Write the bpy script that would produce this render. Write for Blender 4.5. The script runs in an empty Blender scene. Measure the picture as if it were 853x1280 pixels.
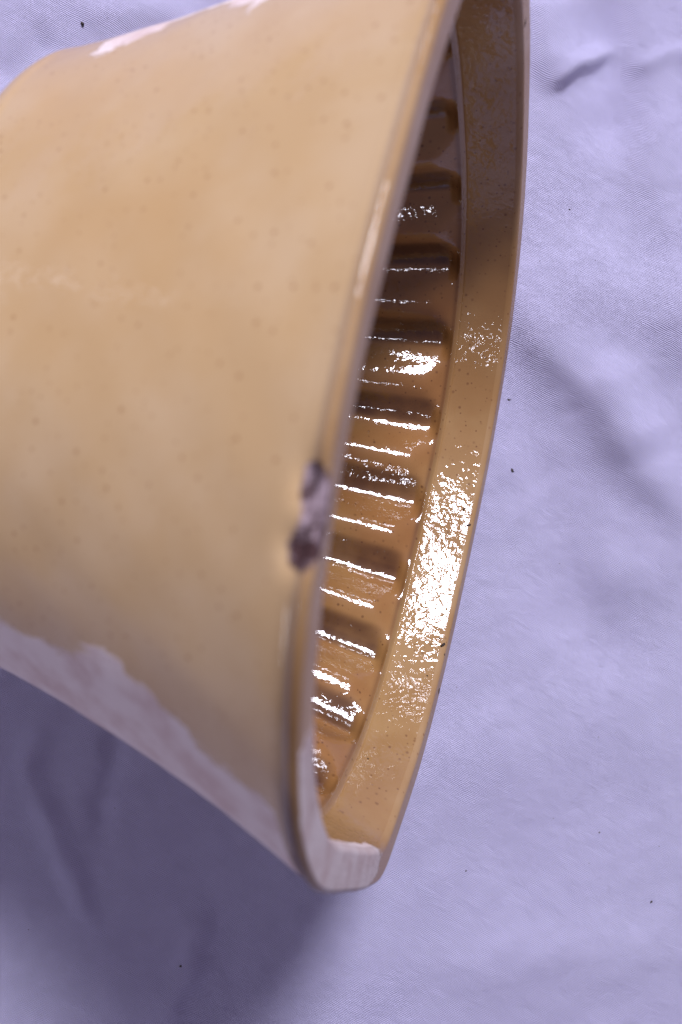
import bpy, math, random
import numpy as np
from mathutils import Matrix, Vector
random.seed(4); rng = np.random.default_rng(7)
scene = bpy.context.scene
C = scene.collection
U = 0.1                                   # one modelling unit of the mould is 10 cm

# ---------------------------------------------------------------- camera, light, exposure
ROLL = math.radians(4.5)                  # the camera leans a little off the vertical of the table
DC = 3.157                                # height of the camera above the cloth, in units
W_ = Matrix(((math.cos(ROLL), 0, -math.sin(ROLL)), (0, 1, 0), (math.sin(ROLL), 0, math.cos(ROLL))))
def world_dir(x, y, z):                   # direction seen in the camera's own x right, y down, z away
    return W_ @ Vector((x, -y, -z))
CAM = Vector((0, 0, DC * U))
cam = bpy.data.cameras.new('camera'); camo = bpy.data.objects.new('camera', cam); C.objects.link(camo)
camo.matrix_world = Matrix.Translation(CAM) @ W_.to_4x4()
cam.sensor_fit = 'VERTICAL'; cam.sensor_height = 36; cam.lens = 36 * 1207.5 / 1280
cam.clip_start = 0.005; cam.clip_end = 50
cam.dof.use_dof = True; cam.dof.focus_distance = 0.285; cam.dof.aperture_fstop = 13
scene.camera = camo

world = bpy.data.worlds.new('World'); scene.world = world; world.use_nodes = True
bg = world.node_tree.nodes['Background']
bg.inputs[0].default_value = (0.64, 0.56, 0.90, 1); bg.inputs[1].default_value = 0.25

def area_lamp(name, d, dist, w, h, power, col=(0.86, 0.86, 1.0), roll=0):
    l = bpy.data.lights.new(name, 'AREA'); l.shape = 'RECTANGLE'; l.size = w; l.size_y = h
    l.energy = power; l.color = col
    o = bpy.data.objects.new(name, l); C.objects.link(o)
    target = Vector((0.0, 0.0, 0.05)); v = world_dir(*d).normalized()
    o.location = target + v * dist
    o.rotation_euler = v.to_track_quat('Z', 'Y').to_euler()
    o.rotation_euler.rotate_axis('Z', roll)
    return o
area_lamp('window_or_fill_light', (0.23, -0.62, -0.75), 1.6, 0.36, 0.30, 37)
area_lamp('window_or_fill_light', (0.32, -0.90, -0.40), 1.6, 0.30, 0.08, 2.4)
area_lamp('window_or_fill_light', (0.08, 0.44, -0.88), 1.6, 0.08, 0.11, 1.5)
area_lamp('window_or_fill_light', (-0.80, -0.58, -0.12), 1.6, 0.06, 0.07, 0.03)
area_lamp('window_or_fill_light', (-0.84, 0.40, -0.38), 1.8, 0.42, 0.36, 3.8)  # added fill, not a window; lightens the shadowed cloth and its relief

vs = scene.view_settings
vs.view_transform = 'Standard'; vs.look = 'None'; vs.exposure = 0; vs.gamma = 1; vs.use_curve_mapping = False

# ---------------------------------------------------------------- helpers
def tag(o, label=None, cat=None, group=None, kind=None):
    for k, v in (('label', label), ('category', cat), ('group', group), ('kind', kind)):
        if v: o[k] = v
    return o

def grid_object(name, P, N, mat, parent=None, attrs=None, wrap=False):
    """P, N: (rows, cols, 3) positions and normals; faces wind so that N is outside."""
    r, c = P.shape[:2]
    idx = np.arange(r * c).reshape(r, c)
    if wrap: idx = np.concatenate([idx, idx[:, :1]], 1)
    q = np.stack([idx[:-1, :-1], idx[:-1, 1:], idx[1:, 1:], idx[1:, :-1]], -1).reshape(-1, 4)
    f = P.reshape(-1, 3)
    fn = np.cross(f[q[:, 1]] - f[q[:, 0]], f[q[:, 2]] - f[q[:, 0]])
    if (fn * N.reshape(-1, 3)[q[:, 0]]).sum() < 0: q = q[:, ::-1]
    me = bpy.data.meshes.new(name)
    me.vertices.add(len(f)); me.vertices.foreach_set('co', f.astype(np.float32).ravel())
    me.loops.add(q.size); me.loops.foreach_set('vertex_index', q.astype(np.int32).ravel())
    me.polygons.add(len(q)); me.polygons.foreach_set('loop_start', (np.arange(len(q)) * 4).astype(np.int32))
    me.update(calc_edges=True)
    me.polygons.foreach_set('use_smooth', np.ones(len(q), bool))
    me.normals_split_custom_set_from_vertices(N.reshape(-1, 3).astype(np.float32))
    for k, a in (attrs or {}).items():
        at = me.attributes.new(k, 'FLOAT', 'POINT'); at.data.foreach_set('value', a.astype(np.float32).ravel())
    me.materials.append(mat)
    o = bpy.data.objects.new(name, me); C.objects.link(o); o.parent = parent
    return o

def sm(x, a, b):
    t = np.clip((x - a) / (b - a), 0, 1); return t * t * (3 - 2 * t)

def waves(p, scale, n=14, seed=0):
    """soft smooth noise: a sum of random plane waves"""
    g = np.random.default_rng(seed); o = np.zeros(p.shape[:-1])
    for i in range(n):
        k = g.normal(size=p.shape[-1]); k *= scale * g.uniform(.5, 1.6) / np.linalg.norm(k)
        o += np.sin(p @ k + g.uniform(0, 6.28))
    return o / math.sqrt(n)

# ---------------------------------------------------------------- materials
def mat(name):
    m = bpy.data.materials.new(name); m.use_nodes = True
    nt = m.node_tree; return m, nt, nt.nodes['Principled BSDF']
class NT:
    def __init__(s, nt): s.nt = nt; s.tc = nt.nodes.new('ShaderNodeTexCoord')
    def node(s, t, **k):
        n = s.nt.nodes.new(t)
        for a, b in k.items(): setattr(n, a, b)
        return n
    def set(s, sock, v):
        if isinstance(v, bpy.types.NodeSocket): s.nt.links.new(v, sock)
        else: sock.default_value = v
    def noise(s, scale, detail=2, rough=.5, dist=0, vec=None, stretch=None):
        n = s.node('ShaderNodeTexNoise'); v = vec or s.tc.outputs['Object']
        if stretch:
            mp = s.node('ShaderNodeMapping'); mp.inputs['Scale'].default_value = stretch
            s.set(mp.inputs[0], v); v = mp.outputs[0]
        s.set(n.inputs['Vector'], v); n.inputs['Scale'].default_value = scale
        n.inputs['Detail'].default_value = detail; n.inputs['Roughness'].default_value = rough
        n.inputs['Distortion'].default_value = dist
        return n.outputs[0]
    def vor(s, scale, feature='F1'):
        n = s.node('ShaderNodeTexVoronoi', feature=feature); s.set(n.inputs['Vector'], s.tc.outputs['Object'])
        n.inputs['Scale'].default_value = scale; return n
    def math(s, op, a, b=0.0, c=0.0):
        n = s.node('ShaderNodeMath', operation=op)
        s.set(n.inputs[0], a); s.set(n.inputs[1], b); s.set(n.inputs[2], c); return n.outputs[0]
    def ramp(s, v, a, b, lo=0.0, hi=1.0):
        n = s.node('ShaderNodeMapRange', interpolation_type='SMOOTHSTEP')
        s.set(n.inputs[0], v); n.inputs[1].default_value = a; n.inputs[2].default_value = b
        n.inputs[3].default_value = lo; n.inputs[4].default_value = hi; return n.outputs[0]
    def mix(s, f, a, b):
        n = s.node('ShaderNodeMix', data_type='RGBA')
        s.set(n.inputs[0], f); s.set(n.inputs[6], a); s.set(n.inputs[7], b); return n.outputs[2]
    def attr(s, name):
        return s.node('ShaderNodeAttribute', attribute_name=name).outputs['Fac']
    def bump(s, h, dist, strength=1.0, normal=None):
        n = s.node('ShaderNodeBump'); n.inputs['Distance'].default_value = dist
        s.set(n.inputs['Strength'], strength); s.set(n.inputs['Height'], h)
        if normal: s.set(n.inputs['Normal'], normal)
        return n.outputs[0]

def glaze(name, base, deep, pale, bumpiness, spec=.5, speck=(0.20, 0.09, 0.03, 1), fine=.45, clay=1.0):
    m, nt, b = mat(name); k = NT(nt)
    mott = k.noise(45, 3, .55); big = k.noise(14, 2, .5)
    col = k.mix(k.ramp(mott, .35, .68), base, pale)
    col = k.mix(k.ramp(big, .40, .70, 0, .55), col, deep)
    # brown iron specks, each cell of its own strength
    for sc, r0, r1, lim, amt, dark in ((190, .03, .13, .45, .5, speck), (400, .08, .24, .35, .6, speck), (75, .02, .045, .70, .45, (0.16, 0.08, 0.035, 1)), (620, .10, .24, .5, fine, speck)):
        v = k.vor(sc)
        sep = k.node('ShaderNodeSeparateColor'); k.set(sep.inputs[0], v.outputs['Color'])
        on = k.ramp(sep.outputs[0], lim, 1.0)
        spot = k.ramp(v.outputs['Distance'], r0, r1, 1, 0)
        f = k.math('MULTIPLY', k.math('MULTIPLY', spot, on), amt)
        col = k.mix(f, col, dark)
    # glaze pooled in the groove and step; flute bands also carry painted shade
    pool_shade = k.attr('pool_shade')
    pf = k.math('MULTIPLY', pool_shade, k.ramp(k.noise(60, 3, .6), .2, .65, .55, 1.0))
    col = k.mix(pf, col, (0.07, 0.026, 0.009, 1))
    # unglazed clay
    edge = k.math('ADD', k.attr('bare'), k.math('MULTIPLY', k.math('SUBTRACT', k.noise(85, 6, .66, .8), .5), .55))
    bare = k.ramp(edge, -.025, .035)
    clay = k.mix(k.ramp(k.noise(110, 5, .65), .4, .7), (0.76 * clay, 0.65 * clay, 0.62 * clay, 1), (0.62 * clay, 0.47 * clay, 0.44 * clay, 1))
    clay = k.mix(k.ramp(k.noise(38, 4, .65, .5), .60, .74, 0, .55), clay, (0.26, 0.14, 0.10, 1))
    col = k.mix(bare, col, clay)
    # chips
    ce = k.math('ADD', k.attr('chip'), k.math('MULTIPLY', k.math('SUBTRACT', k.noise(260, 5, .65), .5), .75))
    chip = k.ramp(ce, .40, .62)
    raw = k.mix(k.ramp(k.noise(210, 5, .7), .44, .56), (0.36, 0.27, 0.29, 1), (0.06, 0.03, 0.03, 1))
    col = k.mix(chip, col, raw)
    k.set(b.inputs['Base Color'], col)
    rough_mask = k.math('MAXIMUM', bare, chip)
    k.set(b.inputs['Roughness'], k.ramp(rough_mask, 0, 1, .5, .8))
    k.set(b.inputs['Specular IOR Level'], .08)
    k.set(b.inputs['Coat Weight'], k.ramp(rough_mask, 0, 1, spec, 0))
    b.inputs['Coat Roughness'].default_value = .05; b.inputs['Coat IOR'].default_value = 1.5
    peel = k.math('ADD', k.noise(430, 2, .45, .9), k.math('MULTIPLY', k.noise(1100, 1, .5), .12))
    peel = k.math('ADD', peel, k.math('MULTIPLY', k.noise(120, 3, .55), 2.0))
    n1 = k.bump(peel, bumpiness)
    k.set(b.inputs['Coat Normal'], n1)
    rough = k.math('MULTIPLY', k.noise(900, 4, .6), rough_mask)
    k.set(b.inputs['Normal'], k.bump(rough, .0003))
    return m
OUT = glaze('ochre_glaze_outside', (0.51, 0.335, 0.165, 1), (0.45, 0.262, 0.100, 1), (0.54, 0.375, 0.21, 1), .00006, .6, speck=(0.27, 0.12, 0.035, 1))
INN = glaze('amber_shaded_glaze_inside', (0.300, 0.162, 0.060, 1), (0.23, 0.108, 0.034, 1), (0.35, 0.208, 0.085, 1), .00019, 1.0, speck=(0.10, 0.03, 0.012, 1), fine=.75)  # browner inside glaze, darkened to put the shade of the interior into it
FLU = glaze('brown_shaded_flute_glaze', (0.27, 0.122, 0.038, 1), (0.19, 0.074, 0.020, 1), (0.31, 0.160, 0.054, 1), .00012, 1.0, speck=(0.07, 0.02, 0.008, 1), fine=.75)  # flute glaze darkened again, interior shade put into its colour
RIM = glaze('worn_ochre_glaze', (0.32, 0.185, 0.080, 1), (0.26, 0.125, 0.040, 1), (0.37, 0.235, 0.12, 1),   .00010, .3, clay=.74, speck=(0.14, 0.05, 0.02, 1), fine=.6)

def cloth_material():
    m, nt, b = mat('white_cotton'); k = NT(nt)
    col = k.mix(k.ramp(k.noise(9, 4, .55), .3, .7), (0.565, 0.525, 0.745, 1), (0.62, 0.585, 0.80, 1))
    col = k.mix(k.ramp(k.noise(1500, 2, .6), .35, .65, 0, .25), col, (0.58, 0.54, 0.66, 1))
    v = k.vor(330); sep = k.node('ShaderNodeSeparateColor'); k.set(sep.inputs[0], v.outputs['Color'])
    f = k.math('MULTIPLY', k.ramp(v.outputs['Distance'], .03, .08, 1, 0), k.ramp(sep.outputs[0], .955, .98))
    col = k.mix(f, col, (0.12, 0.09, 0.12, 1))
    k.set(b.inputs['Base Color'], col); b.inputs['Roughness'].default_value = .9
    b.inputs['Specular IOR Level'].default_value = .15
    b.inputs['Sheen Weight'].default_value = .15; b.inputs['Sheen Roughness'].default_value = .5
    mp = k.node('ShaderNodeMapping'); mp.inputs['Rotation'].default_value = (0, 0, math.radians(28))
    k.set(mp.inputs[0], k.tc.outputs['Object'])
    # slightly uneven threads, both ways
    wob = k.node('ShaderNodeVectorMath', operation='MULTIPLY_ADD')
    nz = k.node('ShaderNodeTexNoise'); nz.inputs['Scale'].default_value = 140; k.set(nz.inputs['Vector'], k.tc.outputs['Object'])
    k.set(wob.inputs[0], nz.outputs['Color']); wob.inputs[1].default_value = (.0012,) * 3; k.set(wob.inputs[2], mp.outputs[0])
    hs = []; bumpy = .00046
    for ax in ('X', 'Y'):
        w = k.node('ShaderNodeTexWave', bands_direction=ax); k.set(w.inputs['Vector'], wob.outputs[0])
        w.inputs['Scale'].default_value = 620; w.inputs['Distortion'].default_value = 1.2; w.inputs['Detail'].default_value = 1
        hs.append(w.outputs[1])
    th = k.math('MULTIPLY', k.math('ADD', hs[0], hs[1]), .5)
    slub = k.noise(400, 3, .6, 0, mp.outputs[0], (1, .22, 1))
    slub2 = k.noise(520, 3, .6, 0, mp.outputs[0], (.22, 1, 1))
    crep = k.noise(170, 4, .62, .4)
    h = k.math('ADD', k.math('ADD', th, k.math('MULTIPLY', k.math('ADD', slub, slub2), .8)), k.math('MULTIPLY', crep, 1.9))
    k.set(b.inputs['Normal'], k.bump(h, bumpy))
    return m

# ---------------------------------------------------------------- the cloth
def gauss_ridge(x, y, p, q, w, h, skew=0):
    """soft fold from p to q (metres), width w, height h"""
    p = np.array(p); q = np.array(q); d = q - p; L = np.linalg.norm(d); d /= L
    t = ((x - p[0]) * d[0] + (y - p[1]) * d[1]); s = (-(x - p[0]) * d[1] + (y - p[1]) * d[0])
    ends = sm(t, -.25 * L, .2 * L) * (1 - sm(t, .8 * L, 1.25 * L))
    s = s + .12 * w * np.sin(t / w * 1.3)
    ww = np.where(s > 0, w * (1 + skew), w * (1 - skew))
    return h * np.exp(-(s / ww) ** 2) * ends
def px(u, v, h=0.0):                      # where a line of sight meets the plane z = h
    d = W_ @ Vector(((u - 426.5) / 1207.5, -(v - 640) / 1207.5, -1)); t = (CAM.z - h) / -d.z
    return (CAM.x + d.x * t, CAM.y + d.y * t)
FOLDS = [((650, 385), (860, 660), .010, .0038, .25), ((640, 430), (740, 800), .013, -.0022, 0), ((700, 330), (900, 440), .017, .0030, 0),
         ((690, 108), (765, 62), .0028, .0032, .4), ((760, 0), (770, 180), .0085, -.0035, 0), ((800, 80), (870, 60), .003, .0015, 0),
         ((680, 0), (690, 90), .009, .003, 0), ((820, 150), (850, 420), .012, .003, .2), ((760, 460), (800, 560), .011, .003, 0),
         ((150, 900), (120, 1050), .0045, -.0016, 0), ((60, 900), (0, 1010), .005, .0016, 0), ((250, 1150), (210, 1280), .005, .0016, 0),
         ((40, 980), (110, 1150), .004, .0014, 0), ((560, 1210), (853, 1180), .011, .0018, 0), ((750, 720), (853, 700), .012, .0018, 0),
         ((470, 980), (640, 920), .020, .0016, 0), ((100, 10), (240, 20), .006, .002, 0), ((0, 95), (60, 45), .006, -.002, 0),
         ((640, 700), (790, 830), .014, -.0014, 0), ((600, 1100), (800, 980), .018, -.0012, 0)]
def cloth_height(x, y):
    p = np.stack([x, y], -1)
    h = .0011 * waves(p, 26, 12, 1) + .00045 * waves(p, 95, 16, 2) + .00017 * waves(p, 300, 24, 3) + .00008 * waves(p, 600, 40, 4)
    for a, b_, w, hh, sk in FOLDS:
        h = h + 1.45 * gauss_ridge(x, y, px(*a), px(*b_), w, hh, sk)
    r = np.hypot(x, y)
    h = h + .012 * waves(p, 9, 8, 5) * sm(r, .25, .6)
    return h - .0012
def build_cloth():
    n = 760
    t = np.linspace(-1, 1, n); t = .7 * np.sign(t) * (.28 * abs(t) + .72 * abs(t) ** 2.6)
    x, y = np.meshgrid(t, t)
    z = cloth_height(x, y)
    P = np.stack([x, y, z], -1)
    dzx = np.gradient(z, t, axis=1); dzy = np.gradient(z, t, axis=0)
    N = np.stack([-dzx, -dzy, np.ones_like(z)], -1); N /= np.linalg.norm(N, axis=-1, keepdims=True)
    o = grid_object('cloth', P, N, cloth_material())
    return tag(o, 'rumpled pale lavender-white cotton cloth lying under the ceramic mould', 'cloth')
build_cloth()

# ---------------------------------------------------------------- the mould
# pose measured from the photograph: columns are long axis, short axis, and the axis that points out of the mouth
R_cam = np.array([[-0.2423, -0.1610, 0.9567], [0.9139, -0.3690, 0.1694], [0.3257, 0.9153, 0.2367]])
def rodrigues(r):
    a = np.linalg.norm(r); k = r / a; K = np.array([[0, -k[2], k[1]], [k[2], 0, -k[0]], [-k[1], k[0], 0]])
    return np.eye(3) + np.sin(a) * K + (1 - np.cos(a)) * K @ K
R_cam = rodrigues(np.array([-.3609, .2063, .2130])) @ np.array([[0, 0, 1], [1, 0, 0], [0, -1, 0]], float)
T_cam = np.array([0.2457, -0.1744, 2.1645])
S_, N_, H_ = 0.9516, 2.546, 0.948
C1, C2, LIP = 0.2973, 0.1165, 0.090

def inset_out(s): return C1 * s + C2 * s * (1 - s)
# theta samples, evenly spaced along the rim
tt = np.linspace(0, 2 * np.pi, 20001)
def sup(th, a, b):
    c, s = np.cos(th), np.sin(th)
    return a * np.sign(c) * abs(c) ** (2 / N_), b * np.sign(s) * abs(s) ** (2 / N_)
xx, yy = sup(tt, 1 - LIP, S_ - LIP)
arc = np.concatenate([[0], np.cumsum(np.hypot(np.diff(xx), np.diff(yy)))]); PER = arc[-1]
FL = 22                                    # flutes round the inside
COLS_PER = 76
NT_ = FL * COLS_PER
PHASE = -0.57 / FL
lam = (np.arange(NT_) / NT_ + PHASE) % 1.0
TH = np.interp(lam * PER, arc, tt)
deg = np.degrees(TH)
FL_PHASE = (np.arange(NT_) % COLS_PER) / COLS_PER      # 0..1 across each flute

# profile: list of (inset, w, region); the outside from the foot to the lip, over it and down inside
prof = []; mark = {}
def add(ins, w, reg): prof.append((ins, w, reg))
for t in np.linspace(1, 0, 30)[:-1]: add(inset_out(.93) + .32 * (1 - math.cos(t * math.pi / 2)), -H_ * .93 - .16 * math.sin(t * math.pi / 2), 0)
for s in np.linspace(.93, .035, 150): add(inset_out(s), -H_ * s, 0)
i0 = inset_out(.035); w0 = -H_ * .035
# small groove, then the rolled lip
for t in np.linspace(0, 1, 14)[1:]: add(i0 * (1 - t) + .002 * t + .0025 * math.sin(math.pi * t), w0 * (1 - t) - .014 * t, 0)
for t in np.linspace(0, 1, 22)[1:]:         # the lip: tight outer shoulder, long soft inner shoulder
    a = t * math.pi / 2; add(.002 + .012 * (1 - math.cos(a)), -.014 + .014 * math.sin(a), 1)
for t in np.linspace(0, 1, 12)[1:]: add(.014 + .060 * t, -.002 * t * t, 1)
for t in np.linspace(0, 1, 24)[1:]:
    a = t * 1.40; add(.074 + .016 * math.sin(a) / math.sin(1.40), -.002 - .018 * (1 - math.cos(a)) / (1 - math.cos(1.40)), 1)
for t in np.linspace(0, 1, 32)[1:]: add(.090 + .021 * t, -.020 - .128 * t, 2)          # plain band
ib, wb = .111, -.148
for t in np.linspace(0, 1, 16)[1:]:         # little step
    add(ib + .014 * sm(np.array(t), 0, 1) - .003 * math.sin(math.pi * t), wb - .014 * t, 3)
il, wl = prof[-1][0], prof[-1][1]
for t in np.linspace(0, 1, 130)[1:]: add(il + .195 * t, wl - (H_ - .10 + wl) * t, 4)   # fluted wall
iw, ww = prof[-1][0], prof[-1][1]
for t in np.linspace(0, 1, 22)[1:]:         # round into the inner floor
    a = t * math.pi / 2; add(iw + .08 * math.sin(a), ww - .05 * (1 - math.cos(a)), 5)
prof_a = np.array([(p[0], p[1]) for p in prof], float); reg = np.array([p[2] for p in prof])
INS = prof_a[:, 0][:, None] * np.ones((1, NT_)); Wd = prof_a[:, 1][:, None] * np.ones((1, NT_))
# flutes: soft ribs that fade out in rounded ends below the step
depth = np.clip((wl - Wd), 0, 9) * (reg[:, None] >= 4)
ph = 2 * np.pi * FL_PHASE[None, :]
rib = np.cos(ph)
fade = sm(depth, -.004, .035) * (.5 - .5 * rib) + sm(depth, .0, .07) * (.5 + .5 * rib)
fadeout = 1 - sm(depth, .66, .80)
INS = INS + .022 * rib * fade * fadeout * (reg[:, None] >= 4)
# chips in the near lip
def bump_at(d0, w0_, rd, rw): return np.exp(-(((deg[None, :] - d0) / rd) ** 2 + ((Wd - w0_) / rw) ** 2))
OUTER = (np.arange(len(prof)) < np.argmax(prof_a[:, 1] > -.0006) + 6)[:, None]
CHIPS = [(64.6, -.020, 2.3, .022), (59.0, -.024, 2.1, .026), (61.6, -.010, 2.2, .014)]
chip = sum(bump_at(*c_) for c_ in CHIPS) * OUTER
chip = np.clip(chip, 0, 1.3)
INS = INS + .016 * chip
th2 = TH[None, :] * np.ones((len(prof), 1))
dg = (deg[None, :] + 180) % 360 - 180       # the lower end of the mouth is squarer than an oval
tip = (.034 * np.exp(-((dg + 27) / 9) ** 2) - .012 * np.exp(-((dg + 2) / 9) ** 2)) * np.exp(-(Wd / .16) ** 2)
INS = INS - tip
A = 1 - INS; B = S_ - INS
X, Y = sup(th2, A, B)
L = np.stack([X, Y, Wd], -1)
# hand-pressed unevenness
wob = .0035 * waves(L, 3.2, 10, 11) + .0012 * waves(L, 11, 14, 12)
wob += .0006 * waves(L, 40, 20, 13)
lens = np.array([X, Y]); rr = np.hypot(X, Y); rr[rr < 1e-6] = 1
rim_w = np.exp(-((Wd + 0.0) / .05) ** 2) * 0.0
L[..., 0] += X / rr * wob; L[..., 1] += Y / rr * wob
# normals on the closed grid
du = np.roll(L, -1, 1) - np.roll(L, 1, 1)
dv = np.gradient(L, axis=0)
NN = np.cross(du, dv); NN /= np.maximum(np.linalg.norm(NN, axis=-1, keepdims=True), 1e-12)
if (NN[90, :, 0] * X[60]).mean() < 0: NN = -NN
# colour zones (signed fields; the materials fray their edges)
dd = (deg + 180) % 360 - 180
s_out = np.clip(-Wd / H_, 0, 1)
def band(v, a, b, soft): return np.minimum((v - a) / soft, (b - v) / soft)
outer_i = (reg[:, None] <= 0)
dn = dd[None, :] + 0 * Wd
bare_o = band(dn + 3.0 * np.sin(s_out * 13) - 5 * sm(s_out, 0.0, .12) * 0, -40, 32.5, 12)
bare_o = np.minimum(bare_o, (1.0 - s_out) * 4 + .2)
bare_top = np.minimum(band(dn + 4 * np.sin(s_out * 17 + 1), 119, 170, 16), band(s_out, .22, .80, .12))
bare_in = np.minimum(band(dn, -20, 40, 14), (Wd + .040) / .05)
bare = np.where(outer_i, np.maximum(bare_o, bare_top), bare_in)
bare = np.where(reg[:, None] >= 3, -1, bare)
bare = np.clip(bare, -1, 1) * .5
groove = np.exp(-((Wd + .020) / .017) ** 2) * (outer_i | ((reg[:, None] == 1) & (INS < .010)))
bare = bare - 1.3 * groove
pool_shade = groove * (.12 + .88 * np.exp(-((dn - 22) / 30) ** 2))
pool_shade = pool_shade + .35 * (reg[:, None] == 1) * np.exp(-((dn - 40) / 8) ** 2) * (INS < .03)
step_pool = np.exp(-((Wd - wl + .004) / .007) ** 2) * (reg[:, None] >= 3)
pool_shade = pool_shade + .6 * step_pool
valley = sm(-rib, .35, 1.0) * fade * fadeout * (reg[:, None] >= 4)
pool_shade = pool_shade + np.maximum(.85 * sm(np.cos(ph - .62 * np.pi), .55, .98), .95 * sm(np.cos(ph - .86 * np.pi), .62, .99)) * (sm(depth, .0, .05) * fade * fadeout * (reg[:, None] == 4))  # brown glaze bands that also paint the shade of slopes facing from the light
pool_shade = np.clip(pool_shade, 0, 1)
# into the world
Xc = (L @ R_cam.T + T_cam)                        # camera's own frame: x right, y down, z away
Nc = NN @ R_cam.T
Wm = np.array(W_)
G = (Xc * [1, -1, -1]) @ Wm.T * U + np.array(CAM)
GN = (Nc * [1, -1, -1]) @ Wm.T
low = G[..., 2].min()
print('lowest point of the mould', low, 'rim low', G[reg == 1][..., 2].min(), 'foot low', G[29, :, 2].min())

foot = (np.array([0, 0, -H_ * .93 - .16]) @ R_cam.T + T_cam) * [1, -1, -1] @ Wm.T * U + np.array(CAM)
root = bpy.data.objects.new('pudding_mould', None); C.objects.link(root); root.location = Vector(foot)
root.empty_display_size = .02
tag(root, 'ochre glazed stoneware pudding mould lying on its side with fluted inside and chipped lip', 'pudding mould')
G = G - foot
def piece(name, rows, mat_, cols=None, parent=root, wrap=True):
    P, N = G[rows], GN[rows]; at = {'bare': bare[rows], 'pool_shade': pool_shade[rows], 'chip': chip[rows]}
    if cols is not None:
        P, N = P[:, cols], N[:, cols]; at = {k_: v[:, cols] for k_, v in at.items()}; wrap = False
    return grid_object(name, P, N, mat_, parent, at, wrap)
def rows(r, ext=True):
    i = np.where(reg == r)[0]; a, b = i[0], i[-1]
    return slice(max(a - 1, 0) if ext else a, b + 1)
piece('outer_wall', rows(0), OUT)
piece('lip', rows(1), RIM)
piece('inner_band', rows(2), INN)
piece('step', rows(3), INN)
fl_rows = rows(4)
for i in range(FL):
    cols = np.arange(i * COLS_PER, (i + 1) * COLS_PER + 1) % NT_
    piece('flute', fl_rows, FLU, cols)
piece('inner_floor_edge', rows(5), INN)
# closing faces: inside floor and outside foot
def disc(name, row, nrings, mat_, sign):
    ring = G[row]; c = ring.mean(0); t = np.linspace(1, 0.002, nrings)[:, None, None]
    P = c + (ring - c)[None] * t
    ax = (R_cam[:, 2] * [1, -1, -1]) @ Wm.T * sign
    N = np.broadcast_to(ax, P.shape).copy()
    z = np.zeros(P.shape[:2])
    return grid_object(name, P, N, mat_, root, {'bare': z - 1, 'pool_shade': z, 'chip': z}, True)
disc('inner_floor', -1, 12, INN, 1.0)
disc('foot', 0, 12, OUT, -1.0)

# ---------------------------------------------------------------- small things
def dark_mat():
    m, nt, b = mat('dark_grit'); b.inputs['Base Color'].default_value = (.045, .028, .022, 1); b.inputs['Roughness'].default_value = .8
    return m
GRIT = dark_mat()
def fleck(name, at, size, lab, grp, stretch=1.0, ang=0.0, mat_=GRIT):
    g = np.random.default_rng(int(abs(at[0]) * 1e5) + 3)
    nu, nv = 9, 7
    u = np.linspace(0, 2 * np.pi, nu + 1)[:-1]; v = np.linspace(.02, math.pi - .02, nv)
    uu, vv = np.meshgrid(u, v)
    r = 1 + .35 * g.normal(size=uu.shape) * np.sin(vv)
    P = np.stack([r * np.sin(vv) * np.cos(uu) * stretch, r * np.sin(vv) * np.sin(uu), .35 * np.cos(vv)], -1) * size
    ca, sa = math.cos(ang), math.sin(ang)
    P = P @ np.array([[ca, sa, 0], [-sa, ca, 0], [0, 0, 1]])
    N = P / np.linalg.norm(P, axis=-1, keepdims=True)
    o = grid_object(name, P, N, mat_, None, None, True); o.location = at
    return tag(o, lab, 'lint', grp)
specks = [((103, 29), .00045, 'dark lint speck on the cloth above the mould, near the top left corner', 2.2, 1.9),
          ((643, 588), .00038, 'short dark lint bit on cloth right of the lip, below a pinkish one', 2.0, 2.4),
          ((640, 498), .00026, 'tiny pinkish brown lint bit on the cloth right of the inner glare patch', 2.0, .2),
          ((712, 262), .00024, 'tiny grey lint dot on the cloth beside the darkest part of the mouth', 1.2, .2),
          ((818, 1131), .00040, 'brown lint crumb on the cloth near the lower right corner', 1.3, .8),
          ((754, 1045), .00022, 'tiny dark lint dot on open cloth at lower right of the mould tip', 1.5, .8),
          ((226, 1208), .00036, 'dark lint speck on shaded cloth below the mould', 1.2, .3),
          ((584, 1091), .00022, 'tiny dark lint dot on the cloth right of the mould tip', 1.5, .8)]
for (p_, s_, lab, st, an) in specks:
    x, y = px(*p_); z = float(cloth_height(np.array([x]), np.array([y]))[0])
    fleck('lint_speck', (x, y, z + s_ * .2), s_, lab, 'lint specks on the cloth', st, an)

# dark pits and burnt crumbs in the glaze of the far lip, found where the line of sight meets the grid
Q = np.stack([426.5 + 1207.5 * Xc[..., 0] / Xc[..., 2], 640 + 1207.5 * Xc[..., 1] / Xc[..., 2]], -1)
front = ((Nc * Xc).sum(-1) < 0) & (reg[:, None] >= 1) & (reg[:, None] <= 2) & (Xc[..., 2] > 2.2)
def pit(u, v, size, stretch, ang):
    size *= .8
    d = ((Q - [u, v]) ** 2).sum(-1) + (~front) * 1e9
    i, j = np.unravel_index(d.argmin(), d.shape)
    o = fleck('dark_pit', (0, 0, 0), size, None, None, stretch, ang)
    if 'category' in o.keys(): del o['category']
    o.parent = root
    n = Vector(GN[i, j]); o.rotation_mode = 'QUATERNION'; o.rotation_quaternion = n.to_track_quat('Z', 'Y')
    o.location = Vector(G[i, j]) - n * size * .12
for a_ in ((549, 864, .00105, 1.5, 1.4), (554, 806, .0005, 2.2, 1.2), (549, 797, .0003, 1, 0), (556, 818, .0003, 1.3, 0), (586, 657, .00042, 2.2, .4), (580, 636, .0003, 3, 1.0),
           (657, 28, .0008, 1.6, 1.0), (535, 845, .0003, 1, 0), (460, 948, .00032, 1, 0), (516, 745, .0003, 1, 0)):
    pit(*a_)
